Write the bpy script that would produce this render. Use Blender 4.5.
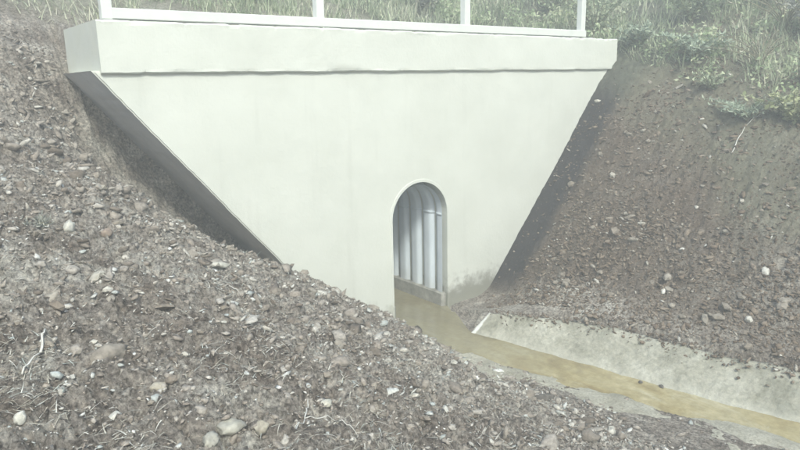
import bpy, bmesh, math, random
import numpy as np
from mathutils import Matrix, Vector

random.seed(7)
rng = np.random.default_rng(11)
for o in list(bpy.data.objects):
    bpy.data.objects.remove(o, do_unlink=True)
SC = bpy.context.scene
COL = SC.collection

# ------------------------------------------------------------------ camera
# x runs along the headwall, y goes into it (front face y = 0), z up from the channel bed
EYE = 2.67
cam = bpy.data.cameras.new('camera')
cam.sensor_width = 36.0
cam.lens = 36.0 * 660.0 / 800.0
cam.clip_start = 0.05
cam.clip_end = 500.0
camo = bpy.data.objects.new('camera', cam)
COL.objects.link(camo)
_n = lambda v: np.array(v, float) / np.linalg.norm(v)
_X = _n([880, -161, 660]); _D = _n([.02, 1, (161 - 17.6) / 660.0]); _Y = np.cross(_X, _D)
_R = np.array([_X, _Y, -_D])
_r, _u, _b = _R @ [1, 0, 0], _R @ [0, -1, 0], _R @ [0, 0, -1]
camo.matrix_world = Matrix(((_r[0], _u[0], _b[0], 0.0), (_r[1], _u[1], _b[1], -5.7),
                            (_r[2], _u[2], _b[2], EYE), (0, 0, 0, 1)))
SC.camera = camo

# ------------------------------------------------------------------ light
SUN = Vector((-.30, -.63, .71)).normalized()
w = bpy.data.worlds.new('World'); SC.world = w; w.use_nodes = True
nt = w.node_tree
sky = nt.nodes.new('ShaderNodeTexSky'); sky.sky_type = 'NISHITA'; sky.sun_disc = False
sky.sun_elevation = math.asin(SUN.z)
sky.sun_rotation = math.atan2(SUN.x, SUN.y)
sky.dust_density = 3.0; sky.air_density = 1.0; sky.ozone_density = 1.0
nt.links.new(sky.outputs[0], nt.nodes['Background'].inputs[0])
nt.nodes['Background'].inputs[1].default_value = 0.15
sl = bpy.data.lights.new('sun', 'SUN'); sl.energy = 2.0; sl.angle = math.radians(9); sl.color = (1.0, .97, .89)
slo = bpy.data.objects.new('sun', sl); COL.objects.link(slo)
slo.rotation_euler = SUN.to_track_quat('Z', 'Y').to_euler()
slo.location = (6, -12, 9)
vs = SC.view_settings
vs.view_transform = 'Standard'; vs.look = 'None'; vs.gamma = 1.0; vs.exposure = 1.2
vs.use_curve_mapping = False
vs.use_white_balance = True; vs.white_balance_temperature = 6380; vs.white_balance_tint = 2.0

# ------------------------------------------------------------------ helpers
def tag(o, label=None, cat=None, group=None, kind=None):
    if label: o['label'] = label
    if cat: o['category'] = cat
    if group: o['group'] = group
    if kind: o['kind'] = kind
    return o

def link(name, me, mat=None, parent=None, smooth=False):
    o = bpy.data.objects.new(name, me); COL.objects.link(o)
    if mat is not None and not me.materials: me.materials.append(mat)
    if parent is not None: o.parent = parent
    if smooth: me.polygons.foreach_set('use_smooth', [True] * len(me.polygons))
    return o

def empty(name, loc=(0, 0, 0)):
    o = bpy.data.objects.new(name, None); COL.objects.link(o); o.location = loc
    o.empty_display_size = .2
    return o

def mesh_np(name, verts, faces):
    """verts (n,3), faces (m,k) with constant k."""
    me = bpy.data.meshes.new(name)
    verts = np.asarray(verts, np.float32); faces = np.asarray(faces, np.int32)
    m, k = faces.shape
    me.vertices.add(len(verts)); me.vertices.foreach_set('co', verts.ravel())
    me.loops.add(m * k); me.loops.foreach_set('vertex_index', faces.ravel())
    me.polygons.add(m)
    me.polygons.foreach_set('loop_start', np.arange(0, m * k, k, dtype=np.int32))
    me.polygons.foreach_set('loop_total', np.full(m, k, np.int32))
    me.update(calc_edges=True); me.validate()
    return me

def bm_mesh(name, bm):
    bmesh.ops.recalc_face_normals(bm, faces=bm.faces)
    me = bpy.data.meshes.new(name); bm.to_mesh(me); bm.free()
    return me

def box_bm(x0, x1, y0, y1, z0, z1, bevel=0.0, seg=1):
    bm = bmesh.new()
    bmesh.ops.create_cube(bm, size=1)
    for v in bm.verts:
        v.co = Vector(((x0 + x1) / 2 + v.co.x * (x1 - x0), (y0 + y1) / 2 + v.co.y * (y1 - y0), (z0 + z1) / 2 + v.co.z * (z1 - z0)))
    if bevel: bmesh.ops.bevel(bm, geom=bm.edges[:], offset=bevel, segments=seg, affect='EDGES')
    return bm

def _hash(ix, iy, seed):
    h = (ix.astype(np.int64) * 374761393 + iy.astype(np.int64) * 668265263 + seed * 974634777) & 0xffffffff
    h = ((h ^ (h >> 13)) * 1274126177) & 0xffffffff
    h = h ^ (h >> 16)
    return (h & 0xffffff) / float(0xffffff)

def vnoise(x, y, seed=0):
    """gradient noise, about -1..1"""
    x = np.asarray(x, float); y = np.asarray(y, float)
    ix = np.floor(x); iy = np.floor(y); fx = x - ix; fy = y - iy
    u = fx * fx * fx * (fx * (fx * 6 - 15) + 10); v = fy * fy * fy * (fy * (fy * 6 - 15) + 10)
    def g(dx, dy):
        a = _hash(ix + dx, iy + dy, seed) * 2 * np.pi
        return np.cos(a) * (fx - dx) + np.sin(a) * (fy - dy)
    return 1.5 * ((g(0, 0) * (1 - u) + g(1, 0) * u) * (1 - v) + (g(0, 1) * (1 - u) + g(1, 1) * u) * v)

def sstep(a, b, x):
    t = np.clip((x - a) / (b - a), 0, 1); return t * t * (3 - 2 * t)

# ------------------------------------------------------------------ terrain shape
#TERRAIN-BEGIN
CH_Y = np.array([-14, -9, -6, -3.9, -3.2, -2.27, -1.3, -.75, 0, 1.2])
CH_R = np.array([9.5, 7.2, 5.95, 5.30, 5.12, 4.95, 4.76, 4.66, 5.06, 5.06])   # water edge below the apron
CH_W = np.array([8.5, 6.4, 5.42, 4.92, 4.70, 4.42, 4.22, 4.2, 4.25, 4.25])    # left water edge
CH_L = np.array([7.3, 5.3, 4.38, 4.03, 4.02, 4.07, 4.16, 4.18, 4.18, 4.18])    # foot of the left bank
AP_W, AP_H = .40, .26                                                        # apron width and height
def ch(arr, y): return np.interp(y, CH_Y, arr)
def apk(y): return .55 + .45 * sstep(.7, 2.2, -y)

LEFT = [  # x, y, z on the left bank
 (4.2,0,0),(4.2,-1,0),(4.08,-2.2,0),(4.02,-3.2,0),(4.03,-3.9,0),(4.38,-6,0),(5.3,-9,0),
 (4.9,0,-.5),(4.95,-2,-.5),(5.1,-4,-.5),(5.5,-6,-.5),
 (-2,1.1,3.7),(0,1.1,3.25),(.9,1.1,3.0),(1.39,1.1,2.64),(2,1.1,1.88),(2.87,1.1,.88),(3.6,1.1,.1),
 (-2,0,3.0),(0,0,2.56),(.8,0,2.30),(1.3,0,1.94),(1.68,0,1.66),(2.2,0,1.25),(2.75,0,.90),(3.42,0,.47),(3.85,0,.2),
 (1.5,.55,1.98),(2.0,.55,1.46),(2.6,.55,.95),
 (-2,-1.5,2.45),(0,-1.5,1.98),(1,-1.5,1.68),(2,-1.5,1.20),(3,-1.5,.60),(3.75,-1.5,.15),
 (-2,-3,2.0),(0,-3,1.58),(1,-3,1.36),(2,-3,.96),(3,-3,.40),(3.5,-3,.14),(3.85,-3,.04),
 (-2,-5,1.6),(0,-5,1.18),(2,-5,.66),(3,-5,.32),(4,-5,.08),
 (-3,-8,1.2),(0,-8,1.0),(2,-8,.7),(4,-8,.35)]
RIGHT = [
 (5.30,0,.02),(5.78,0,.10),(6.3,0,.70),(7.0,0,1.52),(8.04,0,2.73),(9,0,3.2),(12,0,4.3),
 (5.78,1.1,.10),(7.0,1.1,1.52),(8.04,1.1,2.80),(9,1.1,3.35),(12,1.1,4.6),
 (4.92,-.75,.16),(5.2,-.35,.03),(5.3,-.7,.12),(5.6,-.35,.06),(5.10,-1.3,.23),(5.35,-2.27,.27),(5.52,-3.2,.27),(5.70,-3.9,.27),(6.35,-6,.27),(7.6,-9,.27),
 (5.9,-.9,.52),(6.6,-1,1.2),(7.6,-1,2.15),(9,-1,3.0),(12,-1,4.2),
 (6.3,-2.5,.86),(7.3,-2.5,1.70),(8.6,-2.5,2.45),(12,-2.5,3.9),
 (6.6,-4,.88),(7.6,-4,1.65),(9,-4,2.45),(12,-4,3.8),
 (7.6,-6.5,1.1),(9,-6.5,2.0),(12,-6.5,3.4),(9,-10,1.3),(13,-10,3.2)]
class TPS:
    def __init__(self, pts, lam=.004):
        p = np.array(pts, float); self.p = p[:, :2]; n = len(p)
        K = self.k(self.p[:, None] - self.p[None]) + lam * np.eye(n)
        P = np.c_[np.ones(n), self.p]
        A = np.block([[K, P], [P.T, np.zeros((3, 3))]])
        self.w = np.linalg.solve(A, np.r_[p[:, 2], 0, 0, 0]); self.n = n
    def k(self, d):
        r2 = (d ** 2).sum(-1); return .5 * r2 * np.log(r2 + 1e-12)
    def __call__(self, x, y):
        sh = np.shape(x); q = np.c_[np.ravel(x), np.ravel(y)]; out = np.empty(len(q))
        for i in range(0, len(q), 20000):
            c = q[i:i + 20000]
            out[i:i + 20000] = self.k(c[:, None] - self.p[None]) @ self.w[:self.n] + self.w[self.n] + c @ self.w[self.n + 1:]
        return out.reshape(sh)
TL, TR = TPS(LEFT), TPS(RIGHT)

def base_height(x, y):
    xc = np.clip(x, -3, 13); yc = np.clip(y, -9.5, 1.1)
    side = np.maximum(0, -3 - x) * .35 + np.maximum(0, x - 13) * .40
    L = TL(xc, yc) + side; R = TR(xc, yc) + side
    wl, cl, cr = ch(CH_W, yc), ch(CH_L, yc), ch(CH_R, yc)
    bed = np.where(x < wl, .012 + .03 * sstep(0, .3, wl - x), -.05 * sstep(0, .06, x - wl))
    aw, ah = AP_W * apk(yc), AP_H * apk(yc) ** .6
    apron = (x - cr) * ah / aw - .07                     # ground under the concrete apron
    left = np.where(x < cl + .1, np.maximum(L, bed), bed)
    sideR = np.where(y < -.7, np.where(x < cr + aw + .10, np.maximum(bed, np.minimum(apron, ah - .04)), np.maximum(R, ah - .04)),
                     np.maximum(bed, np.where(x > 5.1, R, -1)))
    F = np.where(x < (cl + cr) / 2, left, sideR)
    H = 3.02 + .40 * np.maximum(0, y - 1.1) + .16 * np.maximum(0, 1.6 - x) + .33 * np.maximum(0, x - 8.3)
    H = np.where(H > 6, 6 + 1.4 * (1 - np.exp(-(H - 6) / 2.0)), H)
    F = np.where(F > 5, 5 + 2.0 * (1 - np.exp(-(F - 5) / 2.5)), F)
    inside = (x > 1.45) & (x < 7.98)
    wb = np.where(inside, sstep(.955, 1.04, y), sstep(.5, 2.0, y))
    return F * (1 - wb) + H * wb

def grass_mask(x, y):
    """where plants cover the soil: the right bank top and the hill behind"""
    n = .45 * vnoise(x * .9, y * .9, 21) + .2 * vnoise(x * 2.7, y * 2.7, 22)
    r = sstep(-.5, .8, x - (7.85 + .36 * np.minimum(y, 0)) + 1.3 * n)
    h = sstep(1.3, 2.4, y + n * .7) * sstep(-1.0, .8, y - 3.5 + x * 1.6 + n)
    return np.maximum(r, h)

def rough(x, y):
    yc = np.clip(y, -9.5, 1.1)
    cl, cr = ch(CH_L, yc), ch(CH_R, yc)
    off = np.maximum(cl - x, x - (cr + AP_W + .1))
    a = np.where(y > 1.0, .7, sstep(.0, .55, off))
    a = a * np.where(x > 4.7, .80, 1.0)
    n = .055 * vnoise(x * 1.3, y * 1.3, 1) + .042 * vnoise(x * 3.1 + 5, y * 3.1, 2)
    n = n + .044 * (1 - 2 * np.abs(vnoise(x * 7.5, y * 7.5, 3))) + .034 * (1 - 2.2 * np.abs(vnoise(x * 17, y * 17, 4)))
    n = n + .015 * (1 - 2.2 * np.abs(vnoise(x * 38, y * 38, 5)))
    wall_fade = np.where((x > 2.2) & (x < 8.1), .45 + .55 * sstep(0, .5, -y), 1)
    return a * n * wall_fade

def height(x, y):
    x = np.asarray(x, float); y = np.asarray(y, float)
    return base_height(x, y) + rough(x, y)
#TERRAIN-END

# ------------------------------------------------------------------ materials
class NB:
    def __init__(self, name):
        self.m = bpy.data.materials.new(name); self.m.use_nodes = True
        self.t = self.m.node_tree; self.b = self.t.nodes['Principled BSDF']
    def n(self, typ, **kw):
        x = self.t.nodes.new('ShaderNode' + typ)
        for k, v in kw.items():
            if k.startswith('i_'): 
                key = k[2:]; x.inputs[int(key) if key.isdigit() else key.replace('_', ' ')].default_value = v
            else: setattr(x, k, v)
        return x
    def l(self, a, b): self.t.links.new(a, b); return self
    def pos(self): return self.n('NewGeometry').outputs['Position']
    def noise(self, scale, detail=4, rough=.55, vec=None, dist=0.0):
        x = self.n('TexNoise'); x.inputs['Scale'].default_value = scale; x.inputs['Detail'].default_value = detail
        x.inputs['Roughness'].default_value = rough; x.inputs['Distortion'].default_value = dist
        self.l(vec if vec is not None else self.pos(), x.inputs['Vector'])
        return x.outputs['Fac']
    def ramp(self, fac, stops):
        r = self.n('ValToRGB'); e = r.color_ramp.elements
        while len(e) < len(stops): e.new(.5)
        for i, (p, c) in enumerate(stops):
            e[i].position = p; e[i].color = (*c, 1) if len(c) == 3 else c
        self.l(fac, r.inputs[0]); return r.outputs[0]
    def mix(self, fac, a, b, mode='MIX'):
        x = self.n('Mix', data_type='RGBA', blend_type=mode)
        for s, v in ((0, fac), (6, a), (7, b)):
            if hasattr(v, 'is_output'): self.l(v, x.inputs[s])
            else: x.inputs[s].default_value = v if s == 0 else (*v, 1)
        return x.outputs[2]
    def math(self, op, a, b=0.0, clamp=False):
        x = self.n('Math', operation=op, use_clamp=clamp)
        for i, v in enumerate((a, b)):
            if hasattr(v, 'is_output'): self.l(v, x.inputs[i])
            else: x.inputs[i].default_value = v
        return x.outputs[0]
    def rng(self, v, a, b, c=0.0, d=1.0):
        x = self.n('MapRange', interpolation_type='SMOOTHSTEP')
        self.l(v, x.inputs[0])
        for i, q in enumerate((a, b, c, d)): x.inputs[i + 1].default_value = q
        return x.outputs[0]
    def bump(self, h, strength=.4, dist=.02):
        x = self.n('Bump'); x.inputs['Strength'].default_value = strength; x.inputs['Distance'].default_value = dist
        self.l(h, x.inputs['Height']); self.l(x.outputs[0], self.b.inputs['Normal']); return self
    def done(self, col=None, rough=.9, spec=.25, metal=0.0):
        if col is not None:
            if hasattr(col, 'is_output'): self.l(col, self.b.inputs['Base Color'])
            else: self.b.inputs['Base Color'].default_value = (*col, 1)
        if hasattr(rough, 'is_output'): self.l(rough, self.b.inputs['Roughness'])
        else: self.b.inputs['Roughness'].default_value = rough
        self.b.inputs['Specular IOR Level'].default_value = spec
        self.b.inputs['Metallic'].default_value = metal
        return self.m

def mat_soil():
    k = NB('soil'); p = k.pos()
    c = k.ramp(k.math('ADD', k.math('MULTIPLY', k.noise(1.7, 6, .6), .5), k.math('MULTIPLY', k.noise(6.5, 5, .6), .5)), [(.37, (.175, .145, .12)), (.50, (.32, .285, .247)), (.63, (.49, .465, .415))])
    g = k.ramp(k.noise(38, 5, .7), [(.36, (.30, .29, .28)), (.50, (.95, .95, .95)), (.66, (1.75, 1.75, 1.72))])
    c = k.mix(1.0, c, g, 'MULTIPLY')
    v = k.n('TexVoronoi', feature='F1'); v.inputs['Scale'].default_value = 55; k.l(p, v.inputs['Vector'])
    sp = k.math('LESS_THAN', v.outputs['Distance'], .20)
    s2 = k.n('SeparateColor'); k.l(v.outputs['Color'], s2.inputs[0])
    sp = k.math('MULTIPLY', sp, k.math('GREATER_THAN', s2.outputs[0], .74))
    c = k.mix(k.math('MULTIPLY', sp, .75), c, (.50, .49, .45))
    # damp dark earth: a tongue beside the wall on the right bank
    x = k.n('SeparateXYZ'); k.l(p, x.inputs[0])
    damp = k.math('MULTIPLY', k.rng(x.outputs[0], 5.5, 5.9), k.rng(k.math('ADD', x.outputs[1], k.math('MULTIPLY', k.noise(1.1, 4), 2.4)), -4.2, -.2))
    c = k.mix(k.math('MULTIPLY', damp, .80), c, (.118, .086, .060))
    # darker strip on the soil along the right slanting edge of the wall
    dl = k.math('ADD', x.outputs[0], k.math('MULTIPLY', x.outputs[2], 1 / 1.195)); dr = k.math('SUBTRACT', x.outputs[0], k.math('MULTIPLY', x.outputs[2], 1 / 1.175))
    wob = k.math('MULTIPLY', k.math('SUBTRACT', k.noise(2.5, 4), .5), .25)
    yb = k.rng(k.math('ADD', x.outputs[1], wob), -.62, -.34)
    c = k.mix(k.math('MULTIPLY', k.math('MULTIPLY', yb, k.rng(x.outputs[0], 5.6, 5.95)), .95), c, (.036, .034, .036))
    # thin green-grey cover where plants grow
    a = k.n('Attribute', attribute_name='green')
    gc = k.ramp(k.noise(9, 6, .7), [(.3, (.11, .12, .08)), (.55, (.22, .235, .16)), (.75, (.36, .365, .265))])
    c = k.mix(k.math('MULTIPLY', a.outputs['Fac'], .5), c, gc)
    k.bump(k.noise(60, 7, .8), 1.0, .028)
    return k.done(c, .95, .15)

def mat_gravel(name, stops, mul=1.0):
    k = NB(name)
    r = k.n('NewGeometry').outputs['Random Per Island']
    c = k.ramp(r, stops)
    g = k.ramp(k.noise(60, 4, .65), [(.3, (.62, .62, .62)), (.7, (1.25, 1.25, 1.25))])
    c = k.mix(1.0, c, g, 'MULTIPLY')
    k.bump(k.noise(120, 3), .3, .004)
    return k.done(c, .93, .2)

def mat_stone():
    k = NB('stone')
    r = k.n('ObjectInfo').outputs['Random']
    c = k.ramp(r, [(0, (.17, .142, .115)), (.3, (.27, .24, .205)), (.6, (.22, .19, .16)), (.85, (.36, .335, .295)), (1, (.48, .465, .42))])
    g = k.ramp(k.noise(28, 6, .65), [(.3, (.55, .54, .52)), (.7, (1.25, 1.25, 1.22))])
    c = k.mix(1.0, c, g, 'MULTIPLY')
    k.bump(k.noise(45, 5), .45, .01)
    return k.done(c, .9, .25)

def mat_plain_stone(name, col):
    k = NB(name)
    g = k.ramp(k.noise(22, 6, .65), [(.28, (.55, .54, .53)), (.72, (1.25, 1.25, 1.22))])
    c = k.mix(1.0, col, g, 'MULTIPLY')
    k.bump(k.noise(40, 5), .5, .012)
    return k.done(c, .9, .25)

def mat_wall():
    k = NB('white_limewash'); p = k.pos()
    x = k.n('SeparateXYZ'); k.l(p, x.inputs[0])
    c = k.ramp(k.noise(1.1, 6, .62), [(.30, (.52, .535, .485)), (.55, (.57, .585, .535)), (.75, (.60, .615, .565))])
    # vertical run-off streaks
    m = k.n('Mapping'); m.inputs['Scale'].default_value = (5, 5, .5); k.l(p, m.inputs[0])
    st = k.rng(k.noise(1.0, 5, .6, m.outputs[0]), .52, .80, 0, .34)
    c = k.mix(st, c, (.40, .41, .37))
    # speckle of bare patches
    c = k.mix(k.rng(k.noise(7, 6, .75), .62, .78, 0, .45), c, (.43, .445, .40))
    # bare stained concrete at the wet foot beside the opening
    zz = k.math('ADD', x.outputs[2], k.math('MULTIPLY', k.math('SUBTRACT', k.noise(6, 6, .7), .5), -.75))
    foot = k.math('MULTIPLY', k.rng(zz, .40, .12), k.rng(x.outputs[0], 4.85, 5.12))
    c = k.mix(k.math('MULTIPLY', foot, .9), c, (.17, .165, .14))
    foot2 = k.math('MULTIPLY', k.rng(zz, .30, .02), .65)
    c = k.mix(foot2, c, (.27, .27, .22))
    h = k.math('ADD', k.noise(3, 4), k.math('MULTIPLY', k.noise(30, 5, .7), .25))
    k.bump(h, .34, .03)
    return k.done(c, .85, .25)

def mat_coping():
    k = NB('white_coping_paint'); p = k.pos()
    x = k.n('SeparateXYZ'); k.l(p, x.inputs[0])
    c = k.ramp(k.noise(1.4, 6, .62), [(.30, (.52, .535, .485)), (.55, (.57, .585, .535)), (.75, (.60, .615, .565))])
    c = k.mix(k.rng(k.noise(9, 6, .75), .64, .78, 0, .40), c, (.46, .48, .43))
    d = k.n('Vector' + 'Math', operation='DISTANCE')
    m = k.n('Mapping'); m.inputs['Scale'].default_value = (1, 0, 4.2); k.l(p, m.inputs[0])
    k.l(m.outputs[0], d.inputs[0]); d.inputs[1].default_value = (3.70, 0, 2.80 * 4.2)
    sm = k.rng(k.math('ADD', d.outputs['Value'], k.math('MULTIPLY', k.noise(9, 5), .22)), .40, .14, 0, .55)
    c = k.mix(sm, c, (.36, .37, .33))
    # weathered greenish left end
    e = k.rng(k.math('ADD', x.outputs[0], k.math('MULTIPLY', k.noise(5, 4), .05)), 1.44, 1.40, 0, .5)
    c = k.mix(e, c, (.50, .50, .40))
    h = k.math('ADD', k.noise(3, 4), k.math('MULTIPLY', k.noise(30, 5, .7), .25))
    k.bump(h, .34, .03)
    return k.done(c, .85, .25)

def mat_raw_concrete():
    k = NB('raw_dark_concrete')
    c = k.ramp(k.noise(3.2, 7, .65), [(.3, (.46, .458, .46)), (.55, (.54, .538, .54)), (.75, (.60, .595, .585))])
    k.bump(k.noise(22, 6, .7), .35, .015)
    return k.done(c, .9, .2)

def mat_paint_metal():
    k = NB('white_rail_paint')
    c = k.ramp(k.noise(6, 5), [(.3, (.58, .60, .57)), (.7, (.64, .655, .62))])
    c = k.mix(k.rng(k.noise(13, 7, .75), .60, .72, 0, .6), c, (.40, .36, .29))
    return k.done(c, .5, .4)

def mat_galv():
    k = NB('galvanised_sheet'); p = k.pos()
    c = k.ramp(k.noise(5, 6, .6), [(.3, (.56, .62, .68)), (.7, (.64, .70, .76))])
    x = k.n('SeparateXYZ'); k.l(p, x.inputs[0])
    c = k.mix(k.rng(k.math('ADD', x.outputs[2], k.math('MULTIPLY', k.noise(7, 5), .3)), .55, .25, 0, .35), c, (.40, .39, .35))
    k.bump(k.noise(20, 4), .1, .01)
    return k.done(c, .75, .2, .0)

def mat_footing():
    k = NB('wet_footing_concrete')
    c = k.ramp(k.noise(7, 7, .7), [(.3, (.17, .168, .15)), (.5, (.29, .285, .255)), (.7, (.44, .435, .39))])
    k.bump(k.noise(25, 6, .7), .5, .015)
    return k.done(c, .75, .35)

def mat_apron():
    k = NB('apron_concrete')
    c = k.ramp(k.noise(2.6, 7, .68, dist=.6), [(.32, (.225, .22, .175)), (.46, (.335, .325, .27)), (.58, (.42, .41, .35)), (.70, (.51, .50, .44))])
    g = k.ramp(k.noise(26, 6, .7), [(.3, (.62, .63, .62)), (.65, (1.1, 1.1, 1.08))])
    c = k.mix(1.0, c, g, 'MULTIPLY')
    c = k.mix(k.rng(k.noise(5.5, 6, .75), .56, .72, 0, .45), c, (.31, .335, .29))
    x = k.n('SeparateXYZ'); k.l(k.pos(), x.inputs[0])
    c = k.mix(k.rng(k.math('ADD', x.outputs[2], k.math('MULTIPLY', k.noise(6, 5), .12)), .15, .06, 0, .35), c, (.54, .53, .46))
    c = k.mix(k.math('MULTIPLY', k.rng(k.math('ADD', x.outputs[1], k.math('MULTIPLY', k.noise(9, 4), .06)), -.845, -.825), .85), c, (.70, .71, .68))
    k.bump(k.noise(32, 6, .7), .7, .02)
    return k.done(c, .92, .2)

def mat_water():
    k = NB('silty_water'); p = k.pos()
    x = k.n('SeparateXYZ'); k.l(p, x.inputs[0])
    m = k.n('Mapping'); m.inputs['Scale'].default_value = (2.0, .9, 1); k.l(p, m.inputs[0])
    c = k.ramp(k.noise(1.5, 6, .6, m.outputs[0], .8), [(.32, (.215, .17, .085)), (.44, (.31, .26, .135)), (.56, (.355, .31, .18)), (.70, (.42, .39, .275))])
    c = k.mix(1.0, c, k.ramp(k.noise(11, 6, .7), [(.30, (.72, .70, .66)), (.52, (1, 1, 1)), (.72, (1.28, 1.28, 1.32))]), 'MULTIPLY')
    c = k.mix(k.rng(k.noise(3.4, 6, .7, m.outputs[0], .9), .60, .74, 0, .6), c, (.47, .455, .36))
    near = k.rng(k.math('ADD', x.outputs[1], k.math('MULTIPLY', k.noise(1.6, 4), .9)), -2.1, -.1)
    c = k.mix(k.rng(k.noise(2.2, 5, .65, m.outputs[0], .6), .56, .70, 0, .45), c, (.19, .155, .09))
    c = k.mix(k.math('MULTIPLY', near, .6), c, (.13, .122, .085))  # dark reflection at the arch mouth, painted into the water colour
    b = k.noise(14, 5, .6, m.outputs[0], .5)
    k.bump(b, .10, .015)
    return k.done(c, .2, .3)

def mat_silt():
    k = NB('pale_silt')
    c = k.ramp(k.noise(3.5, 6, .65), [(.3, (.27, .255, .20)), (.5, (.38, .365, .30)), (.7, (.48, .465, .39))])
    c = k.mix(1.0, c, k.ramp(k.noise(48, 6, .75), [(.34, (.55, .53, .50)), (.52, (1, 1, 1)), (.70, (1.3, 1.3, 1.3))]), 'MULTIPLY')
    k.bump(k.noise(40, 6, .75), .8, .015)
    return k.done(c, .7, .3)

def mat_leaf(name, stops, trans=.25, tint=False):
    k = NB(name)
    r = k.n('NewGeometry').outputs['Random Per Island']
    if tint: r = k.math('ADD', k.math('MULTIPLY', r, .5), k.math('MULTIPLY', k.rng(k.noise(1.3, 4, .6), .3, .7), .5))
    c = k.ramp(r, stops)
    k.done(c, .7, .25)
    out = k.t.nodes['Material Output']; tr = k.n('BsdfTranslucent'); k.l(c, tr.inputs[0])
    mx = k.n('MixShader'); mx.inputs[0].default_value = trans
    k.l(k.b.outputs[0], mx.inputs[1]); k.l(tr.outputs[0], mx.inputs[2]); k.l(mx.outputs[0], out.inputs[0])
    return k.m

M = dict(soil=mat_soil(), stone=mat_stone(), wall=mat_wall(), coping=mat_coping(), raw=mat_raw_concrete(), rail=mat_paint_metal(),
         galv=mat_galv(), footing=mat_footing(), apron=mat_apron(), water=mat_water(), silt=mat_silt())
M['gravel'] = mat_gravel('gravel', [(0, (.11, .09, .071)), (.20, (.205, .175, .146)), (.40, (.32, .288, .25)), (.58, (.24, .207, .174)), (.74, (.39, .362, .32)), (.88, (.46, .44, .395)), (.93, (.36, .385, .37)), (.98, (.54, .54, .51)), (1, (.66, .66, .62))])
M['clods'] = mat_gravel('clods', [(0, (.085, .062, .043)), (.3, (.14, .107, .078)), (.6, (.18, .141, .105)), (.92, (.225, .185, .145)), (.985, (.34, .315, .27)), (1, (.60, .59, .54))])
M['earth'] = mat_gravel('earth_clods', [(0, (.14, .118, .096)), (.35, (.21, .184, .156)), (.65, (.27, .242, .21)), (.9, (.33, .306, .272)), (1, (.42, .40, .365))])
M['litter'] = mat_leaf('dry_litter', [(0, (.30, .27, .21)), (.4, (.45, .43, .36)), (.75, (.58, .56, .50)), (1, (.36, .40, .36))], .1)
M['grass'] = mat_leaf('grass_blades', tint=True, stops=[(.05, (.16, .195, .115)), (.3, (.32, .385, .235)), (.5, (.44, .49, .335)), (.68, (.52, .53, .39)), (.85, (.60, .58, .45)), (1, (.70, .68, .56))])

# ------------------------------------------------------------------ ground sheet
def axis(*segs):
    out = []
    for a, b, st in segs:
        n = max(1, int(round((b - a) / st))); out += list(np.linspace(a, b, n, endpoint=False))
    return np.array(out + [segs[-1][1]])
gx = axis((-45, -8, 2.5), (-8, -2, .3), (-2, -.2, .06), (-.2, 5.2, .0155), (5.2, 9.0, .027), (9.0, 14, .10), (14, 26, .5), (26, 62, 3))
gy = axis((-32, -8, 2), (-8, -5, .12), (-5, -1.2, .0165), (-1.2, .94, .022), (.94, 1.06, .03), (1.06, 6, .08), (6, 16, .35), (16, 60, 2.5))
GX, GY = np.meshgrid(gx, gy, indexing='xy')
GZ = height(GX, GY)
nx, ny = len(gx), len(gy)
idx = np.arange(nx * ny).reshape(ny, nx)
fq = np.stack([idx[:-1, :-1], idx[:-1, 1:], idx[1:, 1:], idx[1:, :-1]], -1).reshape(-1, 4)
fx = GX[:-1, :-1].ravel(); fy = GY[:-1, :-1].ravel()
keep = ~((fx > 4.0) & (fx < 5.3) & (fy > .85) & (fy < 1.08))      # the barrel passes through here
gme = mesh_np('ground', np.c_[GX.ravel(), GY.ravel(), GZ.ravel()], fq[keep])
at = gme.attributes.new('green', 'FLOAT', 'POINT')
gm = grass_mask(GX, GY).ravel().astype(np.float32)
at.data.foreach_set('value', gm)
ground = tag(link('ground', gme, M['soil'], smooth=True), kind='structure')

# ------------------------------------------------------------------ water and silt
yy = np.concatenate([np.linspace(-13, -4.2, 60), np.linspace(-4.1, .9, 240), np.linspace(1.0, 6.9, 20)])
def strip(l, r, z, n):
    t = np.linspace(0, 1, n)[None, :]
    XX = l[:, None] * (1 - t) + r[:, None] * t; YY = np.repeat(yy[:, None], n, 1)
    ZZ = z(XX, YY)
    ii = np.arange(len(yy) * n).reshape(len(yy), n)
    ff = np.stack([ii[:-1, :-1], ii[:-1, 1:], ii[1:, 1:], ii[1:, :-1]], -1).reshape(-1, 4)
    return np.c_[XX.ravel(), YY.ravel(), ZZ.ravel()], ff
v, f_ = strip(ch(CH_W, yy) - .06, ch(CH_R, yy) + np.where(yy < -.2, .04, .0), lambda X, Y: X * 0 + .004, 8)
tag(link('water', mesh_np('water', v, f_), M['water']), kind='structure')
ys = yy; keepy = yy < -1.2; yy = yy[keepy]
v, f_ = strip(ch(CH_L, yy) - .25, ch(CH_W, yy) + .40,
              lambda X, Y: .032 - .062 * sstep(-.15, .36, X - ch(CH_W, Y)) + .030 * vnoise(X * 2.6, Y * 1.4, 33) + .012 * vnoise(X * 8, Y * 5, 34) + .003 * vnoise(X * 22, Y * 22, 35), 44)
tag(link('silt', mesh_np('silt', v, f_), M['silt'], smooth=True), kind='structure')
yy = ys

# ------------------------------------------------------------------ headwall
AX0, AX1, ACX, AR, ASP = 4.25, 5.06, 4.655, .405, 1.16        # arch opening: sides, centre, radius, spring height
TH = 1.10                                                     # wall thickness
hw = tag(empty('headwall', (4.7, .5, 0)),
         'massive white rendered concrete headwall narrowing downwards between two earth banks, with an arched opening', 'headwall')
def child_of(o, p):
    o.parent = p; o.matrix_parent_inverse = p.matrix_world.inverted(); return o
bpy.context.view_layer.update()

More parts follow.
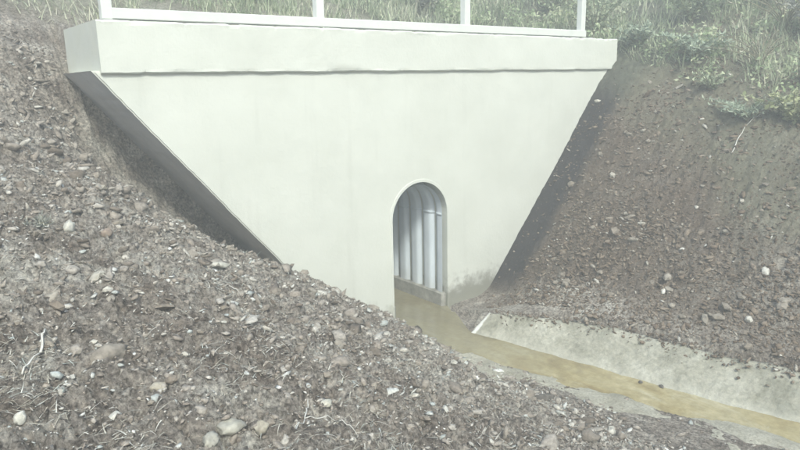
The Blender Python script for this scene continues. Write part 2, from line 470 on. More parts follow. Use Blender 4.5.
def headwall_mesh():
    vl = lambda z: 1.39 + (2.73 - z) / 1.195
    vr = lambda z: 8.03 - (2.73 - z) / 1.175
    r = random.Random(3)
    pts = []
    zs = np.linspace(2.80, -.2, 90)
    for z in zs: pts.append((vl(z) + r.uniform(-.003, .003) + .006 * float(vnoise(z * 1.5, .5, 46)), z, 'e'))
    pts.append((AX0, -.2, 'a'))
    pts.append((AX0, ASP, 'a'))
    for i in range(1, 24):
        a = math.pi - math.pi * i / 24
        pts.append((ACX + AR * math.cos(a), ASP + AR * math.sin(a), 'a'))
    pts.append((AX1, ASP, 'a')); pts.append((AX1, -.2, 'a'))
    for z in zs[::-1]: pts.append((vr(z) + r.uniform(-.003, .003), z, 'e'))
    bm = bmesh.new()
    n = len(pts)
    front = [bm.verts.new((p[0], 0, p[1])) for p in pts]
    back = [bm.verts.new((p[0], TH, p[1])) for p in pts]
    ff = bm.faces.new(front); fb = bm.faces.new(back[::-1])
    for i in range(n):
        j = (i + 1) % n
        q = bm.faces.new((front[i], back[i], back[j], front[j]))
        if pts[i][2] == 'e' and pts[j][2] == 'e' and i < n - 1: q.material_index = 1
    bmesh.ops.recalc_face_normals(bm, faces=bm.faces)
    bmesh.ops.bevel(bm, geom=[e for e in bm.edges if all(abs(x.co.y) < 1e-6 for x in e.verts)], offset=.012, segments=2, affect='EDGES')
    bmesh.ops.triangulate(bm, faces=[q for q in bm.faces if len(q.verts) > 4])
    return bm_mesh('wall', bm)
me = headwall_mesh(); me.materials.append(M['wall']); me.materials.append(M['raw'])
child_of(link('wall', me), hw)

def coping_mesh():
    # subdivided beam so that its cast edges waver a little
    x0, x1, y0, y1, z0, z1 = 1.40, 8.20, -.034, 1.12, 2.775, 3.19
    nx_ = 300; xs = np.linspace(x0, x1, nx_)
    prof = [(y0 + .012, z0), (y0, z0 + .012), (y0, z0 + .035), (y0, z1 - .04), (y0, z1 - .014), (y0 + .014, z1), (y1, z1), (y1, z0)]
    bm = bmesh.new(); rings = []
    for i, x in enumerate(xs):
        ring = []
        for j, (y, z) in enumerate(prof):
            dz = .006 * float(vnoise(x * 2.2 + 3, j * .0 + (7 if z < 3 else 1), 41)) + .003 * float(vnoise(x * 11, j * 3.1, 42))
            dy = .004 * float(vnoise(x * 3.1, j * 1.7, 43)) if y < .1 else 0
            if y < .1 and j not in (2, 3):
                chip = max(0, float(vnoise(x * 9 + 31 * (z > 3), 2.5, 44)) - .35) * .030 + max(0, float(vnoise(x * 31 + 17 * (z > 3), 4.5, 45)) - .35) * .022
                dz += chip * .25 if z < 3 else -chip * .6
                dy += chip * .3
            ring.append(bm.verts.new((x, y + dy, z + dz)))
        rings.append(ring)
    k = len(prof)
    for a, b in zip(rings[:-1], rings[1:]):
        for j in range(k): bm.faces.new((a[j], a[(j + 1) % k], b[(j + 1) % k], b[j]))
    bm.faces.new(rings[0]); bm.faces.new(rings[-1][::-1])
    return bm_mesh('coping', bm)
child_of(link('coping', coping_mesh(), M['coping']), hw)

def arch_rim():
    bm = bmesh.new(); r0, r1, y0, y1 = AR - .004, AR + .034, -.006, .05
    path = [(-1, -.1)] + [(-1, t) for t in (.2, .6)] 
    pts = [(-1, 0, -.15), (-1, 0, .5)] + [(math.cos(a), math.sin(a), None) for a in [math.pi - math.pi * i / 28 for i in range(29)]] + [(1, 0, .5), (1, 0, -.15)]
    rings = []
    for c, s, z in pts:
        ring = []
        for r, y in ((r0, y0), (r1 - .008, y0), (r1, y0 + .008), (r1, y1), (r0, y1)):
            ring.append(bm.verts.new((ACX + c * r, y, (ASP + s * r) if z is None else z)))
        rings.append(ring)
    for a, b in zip(rings[:-1], rings[1:]):
        for j in range(5): bm.faces.new((a[j], a[(j + 1) % 5], b[(j + 1) % 5], b[j]))
    bm.faces.new(rings[0]); bm.faces.new(rings[-1][::-1])
    return bm_mesh('arch_rim', bm)
child_of(link('arch_rim', arch_rim(), M['wall']), hw)

# ------------------------------------------------------------------ culvert lining
cul = tag(empty('culvert_lining', (ACX, .1, 0)),
          'pale galvanised corrugated steel lining inside the arched opening of the white headwall', 'culvert')
bpy.context.view_layer.update()
def corr(y): return .5 + .5 * np.cos(2 * np.pi * (y - .21) / .245)
def lining():
    ysl = np.linspace(.045, 6.9, 448)
    prof = [('s', -1, z) for z in np.linspace(.17, ASP, 6)[:-1]] + [('a', math.pi - math.pi * i / 30, 0) for i in range(31)] + [('s', 1, z) for z in np.linspace(ASP, .17, 6)[1:]]
    V, n = [], len(prof)
    for y in ysl:
        r = AR - .022 + .050 * float(corr(y)) ** 3 - .020
        for t, a, z in prof:
            if t == 's': V.append((ACX + a * r, y, z))
            else: V.append((ACX + math.cos(a) * r, y, ASP + math.sin(a) * r))
    ii = np.arange(len(ysl) * n).reshape(len(ysl), n)
    F = np.stack([ii[:-1, :-1], ii[:-1, 1:], ii[1:, 1:], ii[1:, :-1]], -1).reshape(-1, 4)
    return mesh_np('corrugated_sheet', V, F)
child_of(link('corrugated_sheet', lining(), M['galv'], smooth=True), cul)
for sgn in (-1, 1):
    # lap seam where the crown plate is bolted over the side plates
    ysl = np.linspace(.05, 3.0, 200); V, n = [], 4
    for y in ysl:
        r = AR - .042 + .050 * float(corr(y)) ** 3
        for dr, dz in ((0.004, -.016), (-.004, -.016), (-.004, .016), (.004, .016)): V.append((ACX + sgn * (r + dr), y, ASP - .03 + dz))
    ii = np.arange(len(ysl) * 4).reshape(-1, 4)
    F = np.stack([ii[:-1], np.roll(ii[:-1], -1, 1), np.roll(ii[1:], -1, 1), ii[1:]], -1).reshape(-1, 4)
    child_of(link('seam', mesh_np('seam', V, F), M['galv']), cul)
    x0, x1 = (ACX + .345, ACX + .47) if sgn > 0 else (ACX - .47, ACX - .345)
    bm = box_bm(x0, x1, .03, 6.9, -.2, .172, .018)
    child_of(link('footing', bm_mesh('footing', bm), M['footing']), cul)
bm = box_bm(4.0, 5.3, 6.88, 6.95, -.3, 1.9)  # unseen cap added to keep sky light out of the barrel's far end
child_of(link('end_light_cap', bm_mesh('end_light_cap', bm), M['footing']), cul)

# ------------------------------------------------------------------ railing
rl = tag(empty('railing', (4.5, .1, 3.19)), 'white painted metal railing with square posts standing on the headwall coping', 'railing')
bpy.context.view_layer.update()
PX = [1.50, 3.45, 5.38, 7.47]
pm = bm_mesh('post', box_bm(-.042, .042, -.042, .042, 0, 1.05, .006))
for x in PX:
    o = link('post', pm, M['rail']); o.location = (x, .035, 3.195); child_of(o, rl)
def rail(name, z0, z1, yw, x0=1.53, x1=7.53):
    child_of(link(name, bm_mesh(name, box_bm(x0, x1, .035 - yw, .035 + yw, z0, z1, .006)), M['rail']), rl)
rail('bottom_rail', 3.200, 3.285, .047)
rail('middle_rail', 3.72, 3.77, .025)
rail('top_rail', 4.2445, 4.30, .035, 1.45, 7.52)

# ------------------------------------------------------------------ concrete apron and toe
def apron():
    ya = np.concatenate([np.linspace(-12, -4.3, 60), np.linspace(-4.25, -.80, 190)])
    n = 26; V = []; t = np.linspace(0, 1, n)
    cr = ch(CH_R, ya)
    end = sstep(-1.0, -.8, ya)
    for y, c, e in zip(ya, cr, end):
        kk = float(apk(y))
        x = c - .03 + t * (AP_W * kk + .06)
        z = -.03 + t * (AP_H * kk ** .6 + .04)
        z = z + .014 * vnoise(x * 3, y * 3 + t * 0, 51) + .006 * vnoise(x * 10, y * 10 + t * 0, 52) + .005 * vnoise(x * 25, y * 25 + t * 0, 53)
        edge = .03 * vnoise(y * 1.9 + t * 0, t * 0, 54) + .03 * vnoise(y * 6 + t * 0, t * 0, 55)
        x = x + t ** 3 * edge
        V.append(np.c_[x, y - .05 * t * e + x * 0, z])
    Vt = np.array(V); Vb = Vt.copy(); Vb[:, :, 2] -= .075
    m = len(ya)
    allv = np.r_[Vt.reshape(-1, 3), Vb.reshape(-1, 3)]
    ii = np.arange(m * n).reshape(m, n); jj = ii + m * n
    q = lambda a, b, c, d: np.stack([a, b, c, d], -1).reshape(-1, 4)
    F = np.r_[q(ii[:-1, :-1], ii[:-1, 1:], ii[1:, 1:], ii[1:, :-1]), q(jj[:-1, :-1], jj[1:, :-1], jj[1:, 1:], jj[:-1, 1:]),
              q(ii[:-1, 0], ii[1:, 0], jj[1:, 0], jj[:-1, 0]), q(ii[:-1, -1], jj[:-1, -1], jj[1:, -1], ii[1:, -1]),
              q(ii[-1, :-1], ii[-1, 1:], jj[-1, 1:], jj[-1, :-1]), q(ii[0, :-1], jj[0, :-1], jj[0, 1:], ii[0, 1:])]
    return mesh_np('channel_apron', allv, F)
tag(link('channel_apron', apron(), M['apron'], smooth=True), 'rough pale concrete apron sloping down into the shallow channel', 'apron')

# ------------------------------------------------------------------ rocks
def rock_mesh(name, seed, sub=2, flat=.7, jit=.22, elong=1.3):
    bm = bmesh.new(); bmesh.ops.create_icosphere(bm, subdivisions=sub, radius=1)
    r = random.Random(seed)
    planes = []
    for _ in range(9):
        d = Vector((r.gauss(0, 1), r.gauss(0, 1), r.gauss(0, 1))).normalized(); planes.append((d, r.uniform(.62, .95)))
    for v in bm.verts:
        c = v.co.copy()
        for d, h in planes:
            s = c.dot(d)
            if s > h: c -= d * (s - h) * .85
        c *= 1 + r.uniform(-jit, jit) * .35
        v.co = Vector((c.x * elong, c.y, c.z * flat))
    return bm_mesh(name, bm)

def scatter(name, px, py, sizes, mat, nbase=8, flat=.65, sink=.25, zf=None, sub=1, smooth=False):
    """many small stones joined into one mesh"""
    bases = []
    for s in range(nbase):
        m = rock_mesh('tmp', 100 + s, sub, flat, 1.0, 1.0 + .08 * s)
        v = np.empty(len(m.vertices) * 3); m.vertices.foreach_get('co', v); v = v.reshape(-1, 3)
        m.calc_loop_triangles(); t = np.empty(len(m.loop_triangles) * 3, np.int32); m.loop_triangles.foreach_get('vertices', t)
        bases.append((v, t.reshape(-1, 3))); bpy.data.meshes.remove(m)
    n = len(px); pz = height(px, py) if zf is None else zf(px, py)
    nv = len(bases[0][0])
    B = np.stack([b[0] for b in bases])[rng.integers(0, nbase, n)]
    # all the bases come from one icosphere, so they share one face list
    T = bases[0][1]
    a = rng.uniform(0, 2 * np.pi, n); tx = rng.normal(0, .45, n); ty = rng.normal(0, .45, n)
    ca, sa = np.cos(a), np.sin(a); cx, sx = np.cos(tx), np.sin(tx); cy, sy = np.cos(ty), np.sin(ty)
    Rz = np.zeros((n, 3, 3)); Rz[:, 0, 0] = ca; Rz[:, 0, 1] = -sa; Rz[:, 1, 0] = sa; Rz[:, 1, 1] = ca; Rz[:, 2, 2] = 1
    Rx = np.zeros((n, 3, 3)); Rx[:, 0, 0] = 1; Rx[:, 1, 1] = cx; Rx[:, 1, 2] = -sx; Rx[:, 2, 1] = sx; Rx[:, 2, 2] = cx
    Ry = np.zeros((n, 3, 3)); Ry[:, 1, 1] = 1; Ry[:, 0, 0] = cy; Ry[:, 0, 2] = sy; Ry[:, 2, 0] = -sy; Ry[:, 2, 2] = cy
    B = B * rng.uniform(.55, 1.35, (n, 1, 3))
    P = np.einsum('nij,nvj->nvi', Rz @ Rx @ Ry, B) * sizes[:, None, None]
    P = P + np.stack([px, py, pz + sizes * flat * (1 - 2 * sink) * .5], -1)[:, None, :]
    F = (T[None] + (np.arange(n) * nv)[:, None, None]).reshape(-1, 3)
    o = link(name, mesh_np(name, P.reshape(-1, 3), F), mat, smooth=smooth)
    return o

def sample(n, x0, x1, y0, y1, keepf, near=None):
    X, Y = [], []
    got = 0
    while got < n:
        x = rng.uniform(x0, x1, n * 2); y = rng.uniform(y0, y1, n * 2)
        k = keepf(x, y) > rng.uniform(0, 1, n * 2)
        X.append(x[k]); Y.append(y[k]); got += k.sum()
    return np.concatenate(X)[:n], np.concatenate(Y)[:n]

def left_ok(x, y):
    d = np.hypot(x, y + 5.7)
    okk = (x < ch(CH_L, np.clip(y, -9, 1)) + .02) & ((y < 0) | (x < 1.3 + np.maximum(0, (1 - y)) * .1)) & (d > .8)
    clump = .55 + .45 * np.clip(1.6 * vnoise(x * 1.5, y * 1.5, 61) + .6, 0, 1)
    return okk * clump * np.clip(3.2 / d, .12, 1) ** 1.3 * (1 - .9 * sstep(-.1, .3, y) * (x > 1.35))
def right_ok(x, y):
    okk = (x > ch(CH_R, np.clip(y, -9, 1)) + AP_W + .03) & (y < -.02) & (x > 5.3)
    clump = .35 + .65 * np.clip(1.8 * vnoise(x * 1.2, y * 1.2, 62) + .5, 0, 1)
    return okk * clump * (1 - .8 * grass_mask(x, y)) * (.15 + .85 * sstep(.35, .6, -y + .2 * vnoise(x * 2, y * 2, 63)))

n = 44000
px, py = sample(n, -1.2, 4.5, -5.4, 1.6, left_ok)
dd = np.clip(np.hypot(px, py + 5.7) / 3.4, .75, 1.8)
sz = np.clip(np.exp(rng.normal(math.log(.0055), .62, n)), .003, .030) * dd
tag(scatter('gravel', px, py, sz, M['gravel'], nbase=14, flat=.5), 'loose grey brown gravel and clods strewn over the left bank', 'gravel', kind='stuff')
n = 32000
px, py = sample(n, 5.3, 10.5, -5.5, 0, right_ok)
sz = np.clip(np.exp(rng.normal(math.log(.0085), .55, n)), .004, .032)
tag(scatter('clods', px, py, sz, M['clods'], nbase=14, flat=.5), 'dark earth crumbs and chips covering the right bank', 'gravel', kind='stuff')

n = 2200
px, py = sample(n, 3.9, 5.0, -4.6, -1.3, lambda x, y: ((x > ch(CH_L, y) - .08) & (x < ch(CH_W, y) + .12)) * (.08 + .92 * sstep(.30, -.05, x - ch(CH_L, y) + .25 * vnoise(x * 2.5, y * 2.5, 65))))
sz = np.clip(np.exp(rng.normal(math.log(.0065), .6, n)), .003, .024)
tag(scatter('pebbles', px, py, sz, M['gravel'], nbase=14, flat=.5, sink=-.6), 'small pebbles washed onto the pale silt at the foot of the mound', 'gravel', kind='stuff')

# coarse crumbly clods
n = 1500
px, py = sample(n, -1.0, 4.2, -5.0, 1.2, lambda x, y: left_ok(x, y) * np.clip(.2 + 1.8 * vnoise(x * 1.7, y * 1.7, 66), .05, 1))
sz = np.clip(np.exp(rng.normal(math.log(.015), .42, n)), .009, .040) * np.clip(np.hypot(px, py + 5.7) / 3.6, .75, 1.5)
tag(scatter('earth_clods', px, py, sz, M['earth'], nbase=14, flat=.7, sink=.35, sub=2), 'crumbly brown clods of dug earth lying on the left bank', 'clods', kind='stuff')
n = 900
px = np.empty(0); 
py = -rng.uniform(.85, 4.6, n); tt = np.clip(1.08 - np.abs(rng.normal(0, .16, n)), 0, 1.1)
px = ch(CH_R, py) - .03 + tt * (AP_W * apk(py) + .06)
sz = np.clip(np.exp(rng.normal(math.log(.007), .55, n)), .003, .024)
tag(scatter('soil_crumbs', px, py, sz, M['clods'], nbase=14, flat=.5, zf=lambda x, y: -.02 + tt * (AP_H * apk(y) ** .6 + .04)), 'dark soil crumbs fallen on the upper edge of the apron', 'gravel', kind='stuff')

# stones big enough to pick out one by one belong to the ground they are bedded in
stone_me = [rock_mesh('stone', 300 + i, 1, .6 + .05 * (i % 3), .35, 1.05 + .1 * (i % 5)) for i in range(10)]
for m in stone_me: m.materials.append(M['stone'])
def bed_stone(x, y, s, r):
    o = bpy.data.objects.new('stone', r.choice(stone_me)); COL.objects.link(o)
    o.parent = ground
    o.scale = (s, s * r.uniform(.75, 1.1), s * r.uniform(.7, 1.1))
    o.rotation_euler = (r.gauss(0, .3), r.gauss(0, .3), r.uniform(0, 6.28))
    o.location = (x, y, float(height(x, y)) + s * .18)
r = random.Random(5)
px, py = sample(290, -.2, 4.2, -4.6, 1.0, left_ok)
for x, y in zip(px, py):
    bed_stone(float(x), float(y), r.choice((.85, 1, 1.3)) * r.uniform(.018, .036) * min(1.6, max(.75, math.hypot(x, y + 5.7) / 3.6)), r)
px, py = sample(70, 5.6, 9, -4.2, -.1, right_ok)
for x, y in zip(px, py): bed_stone(float(x), float(y), r.uniform(.03, .065), r)

# ------------------------------------------------------------------ single stones one can point at
def big_stone(x, y, rad, shape, rot, mat, label, seed, sink=.25, name='stone'):
    rad *= .86; sink += .08
    me = rock_mesh(name, seed, 3, 1.0, .22, 1.0)
    for v in me.vertices:
        q = v.co
        k = 1 + .13 * float(vnoise(q.x * 2.1 + seed, q.y * 2.1 + q.z * 1.3, 70)) + .13 * float(vnoise(q.x * 5 + seed, q.y * 5 + q.z * 4, 71))
        v.co = Vector((q.x * k * shape[0], q.y * k * shape[1], q.z * k * shape[2])) * rad
    o = link(name, me, mat, smooth=True)
    z = float(np.mean(height(np.array([x, x + rad * .5, x - rad * .5, x, x]), np.array([y, y, y, y + rad * .5, y - rad * .5]))))
    o.location = (x, y, max(z, 0) + rad * shape[2] * (1 - 2 * sink)); o.rotation_euler = rot
    tag(o, label, 'stone')
    return o
tan = mat_plain_stone('tan_stone', (.38, .35, .29)); pale = mat_plain_stone('pale_stone', (.50, .49, .45))
brown = mat_plain_stone('brown_stone', (.24, .215, .185)); grey = mat_plain_stone('grey_stone', (.34, .33, .29))
red = mat_plain_stone('reddish_clod', (.28, .225, .185)); darks = mat_plain_stone('dark_stone', (.12, .11, .098))
cream = mat_plain_stone('cream_stone', (.54, .525, .46))
for a in [
 (.615, -2.80, .098, (1.0, .75, .55), (.1, -.05, .3), brown, 'large brown boulder half buried in the gravel near the left edge', 1, .30),
 (.746, -3.034, .040, (1.25, .9, .8), (0, .2, .2), tan, 'rounded tan stone just right below the large brown boulder', 2, .2),
 (.218, -3.236, .027, (.85, .85, 1.15), (.1, .1, 0), pale, 'small pale egg shaped stone at the lower left corner', 3, .15),
 (.527, -3.200, .030, (1.15, .9, .8), (0, .1, .5), pale, 'small pale stone in front of the large brown boulder', 4, .2),
 (.905, -3.39, .056, (1.4, .9, .62), (0, .08, .25), grey, 'smooth grey oval cobble at the bottom edge left of the forked twig', 5, .2),
 (1.0, -3.47, .038, (1.0, .9, .95), (0, 0, .8), tan, 'pale tan cobble right beside the smooth grey oval cobble', 6, .15),
 (.80, -3.44, .042, (1.15, .9, .75), (0, 0, 1.2), grey, 'grey cobble at the bottom edge left of the oval cobble', 7, .2),
 (1.66, -1.42, .105, (1.35, .62, .26), (.1, .22, .35), cream, 'flat cream coloured stone slab lying on the left bank', 8, .1),
 (.775, -1.417, .050, (.9, .85, .95), (0, 0, .4), pale, 'rounded white stone on the upper left bank', 9, .15),
 (.998, -1.341, .048, (1.1, .9, .75), (0, 0, 1.0), red, 'reddish earth lump right of the rounded white stone', 10, .2),
 (4.05, -2.36, .072, (1.5, .7, .5), (.05, .1, -.5), darks, 'dark elongated lump at the foot of the mound beside the silt', 11, .25),
 (5.86, -3.156, .046, (1.0, .9, .9), (0, -.3, .2), pale, 'pale rounded stone just above the concrete apron', 12, .2),
 (6.335, -3.052, .055, (1.3, .8, .7), (.1, -.4, .4), pale, 'angular pale stone midway up the right bank', 13, .2),
 (1.44, -3.22, .036, (1.15, .8, .75), (0, .1, .7), cream, 'small cream stone right of the forked twig', 14, .15),
 (4.99, -2.66, .024, (1.1, .9, .8), (0, 0, .3), darks, 'small dark stone lying in the yellow water', 15, .2),
 (5.045, -2.83, .026, (1.2, .9, .8), (0, 0, 1.3), darks, 'small dark stone at the waterline of the apron', 16, .1),
]: big_stone(*a)

# ------------------------------------------------------------------ twigs
def tube(bm, pts, r0, r1, k=6):
    pts = [Vector(p) for p in pts]; rings = []
    for i, p in enumerate(pts):
        d = (pts[min(i + 1, len(pts) - 1)] - pts[max(i - 1, 0)]).normalized()
        a = d.orthogonal().normalized(); b = d.cross(a)
        if rings:
            pa = rings[-1][1]; a = (pa - d * pa.dot(d)).normalized(); b = d.cross(a)
        rr = r0 + (r1 - r0) * i / (len(pts) - 1)
        rings.append(([bm.verts.new(p + (a * math.cos(6.2832 * j / k) + b * math.sin(6.2832 * j / k)) * rr) for j in range(k)], a))
    for (A, _), (B, _) in zip(rings[:-1], rings[1:]):
        for j in range(k): bm.faces.new((A[j], A[(j + 1) % k], B[(j + 1) % k], B[j]))
    bm.faces.new(rings[0][0][::-1]); bm.faces.new(rings[-1][0])
def wig(p, q, n, amp, lift, r):
    p = np.array(p); q = np.array(q); out = []
    for i in range(n + 1):
        t = i / n; x, y = p + (q - p) * t
        x += r.uniform(-amp, amp) * (0 < i < n); y += r.uniform(-amp, amp) * (0 < i < n)
        out.append((x, y, float(base_height(np.array(x), np.array(y)) + .6 * rough(np.array(x), np.array(y))) + .02 + lift * (1 - (2 * t - 1) ** 2)))
    return out
bark = NB('bleached_twig'); bark = bark.done(bark.ramp(bark.noise(60, 4), [(.3, (.42, .41, .37)), (.7, (.62, .61, .57))]), .85, .2)
def twig(label, branches, seed):
    r = random.Random(seed); bm = bmesh.new()
    for p, q, rad in branches: tube(bm, wig(p, q, 6, .0028, .02, r), rad * .75, rad * .45)
    o = link('twig', bm_mesh('twig', bm), bark, smooth=True); tag(o, label, 'twig')
twig('bleached forked twig lying on the gravel at the bottom', [((1.12, -3.49), (1.25, -3.36), .0055), ((1.25, -3.36), (1.36, -3.20), .005), ((1.25, -3.36), (1.43, -3.34), .0035), ((1.43, -3.34), (1.50, -3.42), .003)], 1)
twig('short bleached twig lying near the left edge', [((.28, -2.86), (.37, -2.73), .006), ((.37, -2.73), (.42, -2.62), .008)], 2)
twig('thin pale rootlet curling below the flat cream slab', [((1.40, -1.95), (1.55, -1.86), .006), ((1.55, -1.86), (1.62, -1.92), .005)], 3)
twig('pale dry stick lying across the upper right bank', [((7.35, -2.15), (7.75, -2.10), .008), ((7.75, -2.10), (8.0, -2.2), .006)], 4)

# ------------------------------------------------------------------ dry litter and grass (nobody could count them)
def blades(name, px, py, ln, wd, lean, mat, lift=.0, seg=3, droop=.5, flatlie=False):
    n = len(px); pz = height(px, py) + lift
    az = rng.uniform(0, 2 * np.pi, n)
    dx, dy = np.cos(az), np.sin(az); sx, sy = -dy, dx
    V = np.zeros((n, (seg + 1) * 2, 3))
    el = lean
    for i in range(seg + 1):
        t = i / seg
        h = ln * t * np.sin(el) - droop * ln * t * t * np.cos(el) * .5
        hor = ln * t * np.cos(el) + droop * ln * t * t * .35
        side = (ln * .25 * np.sin(az * 7) * t * t) if flatlie else 0
        wv = wd * (1 - .85 * t)
        for k2, sg in enumerate((-1, 1)):
            V[:, i * 2 + k2, 0] = px + dx * hor + sx * (sg * wv + side)
            V[:, i * 2 + k2, 1] = py + dy * hor + sy * (sg * wv + side)
            V[:, i * 2 + k2, 2] = pz + h
    f = np.array([[2 * i, 2 * i + 1, 2 * i + 3, 2 * i + 2] for i in range(seg)])
    F = (f[None] + (np.arange(n) * (seg + 1) * 2)[:, None, None]).reshape(-1, 4)
    return link(name, mesh_np(name, V.reshape(-1, 3), F), mat)
n = 11000
px, py = sample(n, -1, 4.3, -5.0, 1.6, lambda x, y: left_ok(x, y) * np.clip(.15 + 2.2 * vnoise(x * 2.3, y * 2.3, 95), .08, 1))
tag(blades('dry_litter', px, py, rng.uniform(.015, .085, n), rng.uniform(.001, .003, n), rng.uniform(-.1, .5, n), M['litter'], .012, 3, .4, True),
    'pale dry rootlets and straw lying on the left bank', 'litter', kind='stuff')
def hill_ok(x, y): return grass_mask(x, y) * (np.where(y < 1.25, (x > 8.25), 1)) * np.clip(1.4 - y * .07, .25, 1) * (.45 + .55 * np.clip(.5 + 1.5 * vnoise(x * 1.1, y * 1.1, 91), 0, 1))
nt_, per = 5200, 30
cx_, cy_ = sample(nt_, -1, 21, -5, 13, hill_ok)
rad = rng.uniform(.04, .20, nt_); tall = rng.uniform(.5, 1.35, nt_)
n = nt_ * per
ci = np.repeat(np.arange(nt_), per)
px = cx_[ci] + rng.normal(0, 1, n) * rad[ci]; py = cy_[ci] + rng.normal(0, 1, n) * rad[ci]
okb = (py > 1.25) | (px > 8.3); px, py, ci = px[okb], py[okb], ci[okb]; n = len(px)
far = np.clip(np.hypot(px, py + 5.7) / 10, .8, 2)
tag(blades('grass', px, py, rng.uniform(.12, .34, n) * tall[ci] * far ** .5, rng.uniform(.004, .009, n) * far, rng.uniform(.5, 1.5, n), M['grass'], -.01, 3, .6),
    'grey green rough grass covering the hill behind the railing and the bank top', 'grass', kind='stuff')

# ------------------------------------------------------------------ weeds and shrubs, each one a plant
def leaf_mat(name, dark, mid, light): return mat_leaf(name, [(0, dark), (.45, mid), (.85, light), (1, tuple(min(.7, c * 1.25) for c in light))], .3)
LM = dict(teal=leaf_mat('teal_leaves', (.22, .27, .20), (.35, .41, .31), (.48, .54, .42)),
          green=leaf_mat('green_leaves', (.21, .25, .16), (.34, .39, .26), (.48, .52, .37)),
          yellow=leaf_mat('yellow_leaves', (.26, .29, .15), (.40, .43, .25), (.52, .53, .35)),
          greyl=leaf_mat('grey_leaves', (.19, .195, .17), (.31, .315, .275), (.45, .45, .39)),
          straw=leaf_mat('straw_stalks', (.30, .27, .20), (.42, .39, .30), (.55, .52, .42)))
M['brush'] = mat_leaf('brush_leaves', tint=True, stops=[(.05, (.15, .19, .10)), (.3, (.30, .38, .21)), (.5, (.40, .48, .29)), (.7, (.50, .53, .36)), (.9, (.56, .55, .40)), (1, (.66, .64, .50))])
stemk = NB('plant_stem'); stemm = stemk.done(stemk.ramp(stemk.noise(20, 3), [(.3, (.14, .13, .085)), (.7, (.24, .22, .15))]), .85, .2)
def plant(name, x, y, hgt, spread, nst, nleaf, lsize, mat, label, cat, seed, asp=.42, arch=.5, mul=1):
    r = random.Random(seed); hgt *= (1.5 if x > 1 else 1); spread *= (1.6 if x > 1 else 1); lsize *= .85; asp *= .75; nst = int(nst * 1.6); nleaf = int(nleaf * 1.5)
    z0 = float(height(x, y)) - .02
    root = tag(empty(name, (x, y, z0)), label, cat)
    bm = bmesh.new(); LV, LF = [], []
    for s in range(nst):
        a = r.uniform(0, 6.283); L = hgt * r.uniform(.55, 1.1); sp = spread * r.uniform(.25, 1)
        pts = []
        for i in range(7):
            t = i / 6
            pts.append(Vector((math.cos(a) * sp * t ** (1.4) + r.uniform(-.012, .012), math.sin(a) * sp * t ** 1.4 + r.uniform(-.012, .012),
                               L * (t - arch * .5 * t * t))))
        tube(bm, pts, .008 * mul, .003 * mul, 4)
        for q in range(nleaf):
            t = r.uniform(.15, 1); i = min(5, int(t * 6)); u = t * 6 - i
            p = pts[i].lerp(pts[i + 1], u)
            d = Vector((r.gauss(0, 1), r.gauss(0, 1), r.gauss(.25, .6))).normalized()
            wv = d.cross(Vector((r.gauss(0, .4), r.gauss(0, .4), 1))).normalized(); nn = d.cross(wv)
            ls = lsize * r.uniform(.5, 1.25); b = len(LV)
            pr = [(0, 0, 0), (.35, asp, .06), (.75, asp * .7, .02), (1, 0, -.12), (.75, -asp * .7, .02), (.35, -asp, .06)]
            for (l1, l2, l3) in pr: LV.append(p + d * ls * l1 + wv * ls * l2 + nn * ls * l3)
            LF.append((b, b + 1, b + 4, b + 5)); LF.append((b + 1, b + 2, b + 3, b + 4))
    me = bm_mesh('stem', bm)
    o = link('stem', me, stemm); o.parent = root
    o = link('foliage', mesh_np('foliage', [tuple(v) for v in LV], LF), mat); o.parent = root
    return root
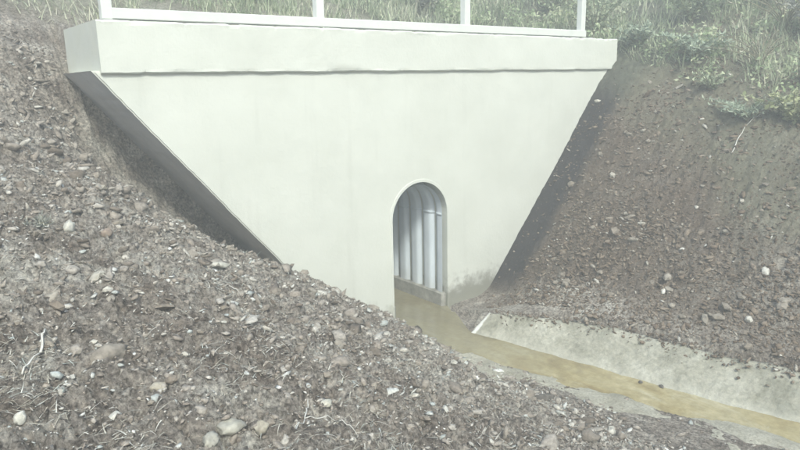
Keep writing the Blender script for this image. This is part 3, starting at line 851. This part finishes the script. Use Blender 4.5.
for a in [
 ('weed', 8.50, -.98, .42, .34, 15, 26, .085, LM['teal'], 'arching teal green weed clump on the right bank top', 'weed', 1, .30, .9),
 ('weed', 7.95, -2.50, .34, .34, 13, 24, .085, LM['yellow'], 'yellow green leafy weed at the right edge of the picture', 'weed', 2, .42, .6),
 ('weed', 7.80, -2.08, .26, .34, 13, 26, .075, LM['teal'], 'pale teal feathery weed left of the yellow green weed', 'weed', 3, .20, .8),
 ('weed', 8.52, -.15, .38, .26, 12, 26, .080, LM['teal'], 'teal weed growing against the right end of the coping', 'weed', 4, .34, .7),
 ('shrub', 8.75, .75, .60, .42, 15, 34, .075, LM['green'], 'green shrub rising behind the right end of the railing', 'shrub', 5, .40, .4),
 ('shrub', 9.6, -.30, .65, .5, 16, 34, .085, LM['green'], 'bushy green shrub above the arching teal weed clump', 'shrub', 6, .40, .4),
 ('shrub', 10.4, -1.0, .75, .6, 17, 36, .085, LM['greyl'], 'dull grey leafed thicket at the upper right', 'shrub', 7, .34, .4),
 ('shrub', 9.65, -2.0, .55, .5, 15, 32, .085, LM['greyl'], 'low grey thicket by the right edge above the pale stick', 'shrub', 8, .34, .5),
 ('shrub', 11.4, .4, .85, .6, 16, 34, .09, LM['yellow'], 'yellowish shrub at the very top right of centre', 'shrub', 9, .40, .4),
 ('shrub', 11.3, -1.7, .85, .7, 17, 34, .09, LM['greyl'], 'grey brush in the top right corner', 'shrub', 10, .3, .5),
 ('dry_stalks', 9.75, -1.55, .95, .9, 15, 3, .16, LM['straw'], 'pale dry stalks arching across the upper right corner', 'dry grass', 11, .08, 1.0),
 ('dry_stalks', 8.75, -1.75, .5, .5, 12, 3, .12, LM['straw'], 'small tuft of pale dry stalks on the right bank', 'dry grass', 12, .08, .9),
 ('shrub', 9.3, 2.0, .55, .5, 14, 34, .075, LM['green'], 'green shrub seen between the last two railing posts', 'shrub', 13, .40, .4),
 ('shrub', 7.2, 3.0, .50, .5, 14, 34, .07, LM['greyl'], 'grey green shrub seen behind the middle span of the railing', 'shrub', 14, .40, .4),
 ('shrub', 4.1, 2.9, .45, .45, 13, 34, .065, LM['greyl'], 'grey shrub seen behind the left span of the railing', 'shrub', 15, .40, .4),
 ('weed', .62, -1.42, .13, .12, 9, 18, .04, LM['greyl'], 'small grey green weed left of the rounded white stone', 'weed', 16, .2, .6, .5),
 ('weed', 8.15, -1.45, .22, .24, 10, 22, .06, LM['green'], 'low green weed below the arching teal weed clump', 'weed', 17, .3, .7),
 ('weed', 8.75, -2.55, .40, .34, 12, 26, .085, LM['green'], 'dark green broad leaved weed above the yellow green weed', 'weed', 18, .45, .6),
]: plant(*a)

# tangled undergrowth between the plants
def undergrowth(nc, per):
    cx2, cy2 = sample(nc, 7.4, 17, -5, 8, lambda x, y: grass_mask(x, y) * np.clip(.25 + 1.6 * vnoise(x * .8, y * .8, 97), .05, 1) * ((y > 1.3) | (x > 8.35)))
    cr2 = rng.uniform(.08, .30, nc); ch2 = rng.uniform(.10, .42, nc)
    ci = np.repeat(np.arange(nc), per); n = len(ci)
    th = rng.uniform(0, 2 * np.pi, n); rr = cr2[ci] * np.sqrt(rng.uniform(0, 1, n))
    px = cx2[ci] + np.cos(th) * rr; py = cy2[ci] + np.sin(th) * rr
    pz = height(px, py) + ch2[ci] * rng.uniform(0, 1, n) * np.sqrt(np.clip(1 - (rr / cr2[ci]) ** 2, 0, 1)) + .01
    d = rng.normal(0, 1, (n, 3)); d[:, 2] = d[:, 2] * .6 + .2; d /= np.linalg.norm(d, axis=1)[:, None]
    u = np.cross(d, rng.normal(0, 1, (n, 3))); u /= np.linalg.norm(u, axis=1)[:, None]
    L = rng.uniform(.025, .085, n)[:, None]; c0 = np.c_[px, py, pz]
    V = np.stack([c0, c0 + d * L * .45 + u * L * .24, c0 + d * L, c0 + d * L * .45 - u * L * .24], 1).reshape(-1, 3)
    F = np.arange(n * 4).reshape(-1, 4)
    return link('undergrowth', mesh_np('undergrowth', V, F), M['brush'])
tag(undergrowth(900, 60), 'tangled pale green brush covering the top of the right bank', 'undergrowth', kind='stuff')

# ------------------------------------------------------------------ haze volume added to imitate a milky lens veil
HZ = 0.033
k = NB('veil_haze'); k.t.nodes.remove(k.b)
pv = k.n('VolumePrincipled'); pv.inputs['Color'].default_value = (.95, .985, .955, 1); pv.inputs['Density'].default_value = HZ
k.l(pv.outputs[0], k.t.nodes['Material Output'].inputs['Volume'])
o = link('haze', bm_mesh('haze', box_bm(-50, 66, -36, 64, -1.3, 9.6)), k.m)
tag(o, kind='stuff', label='added thin haze filling the air over the whole place', cat='haze')
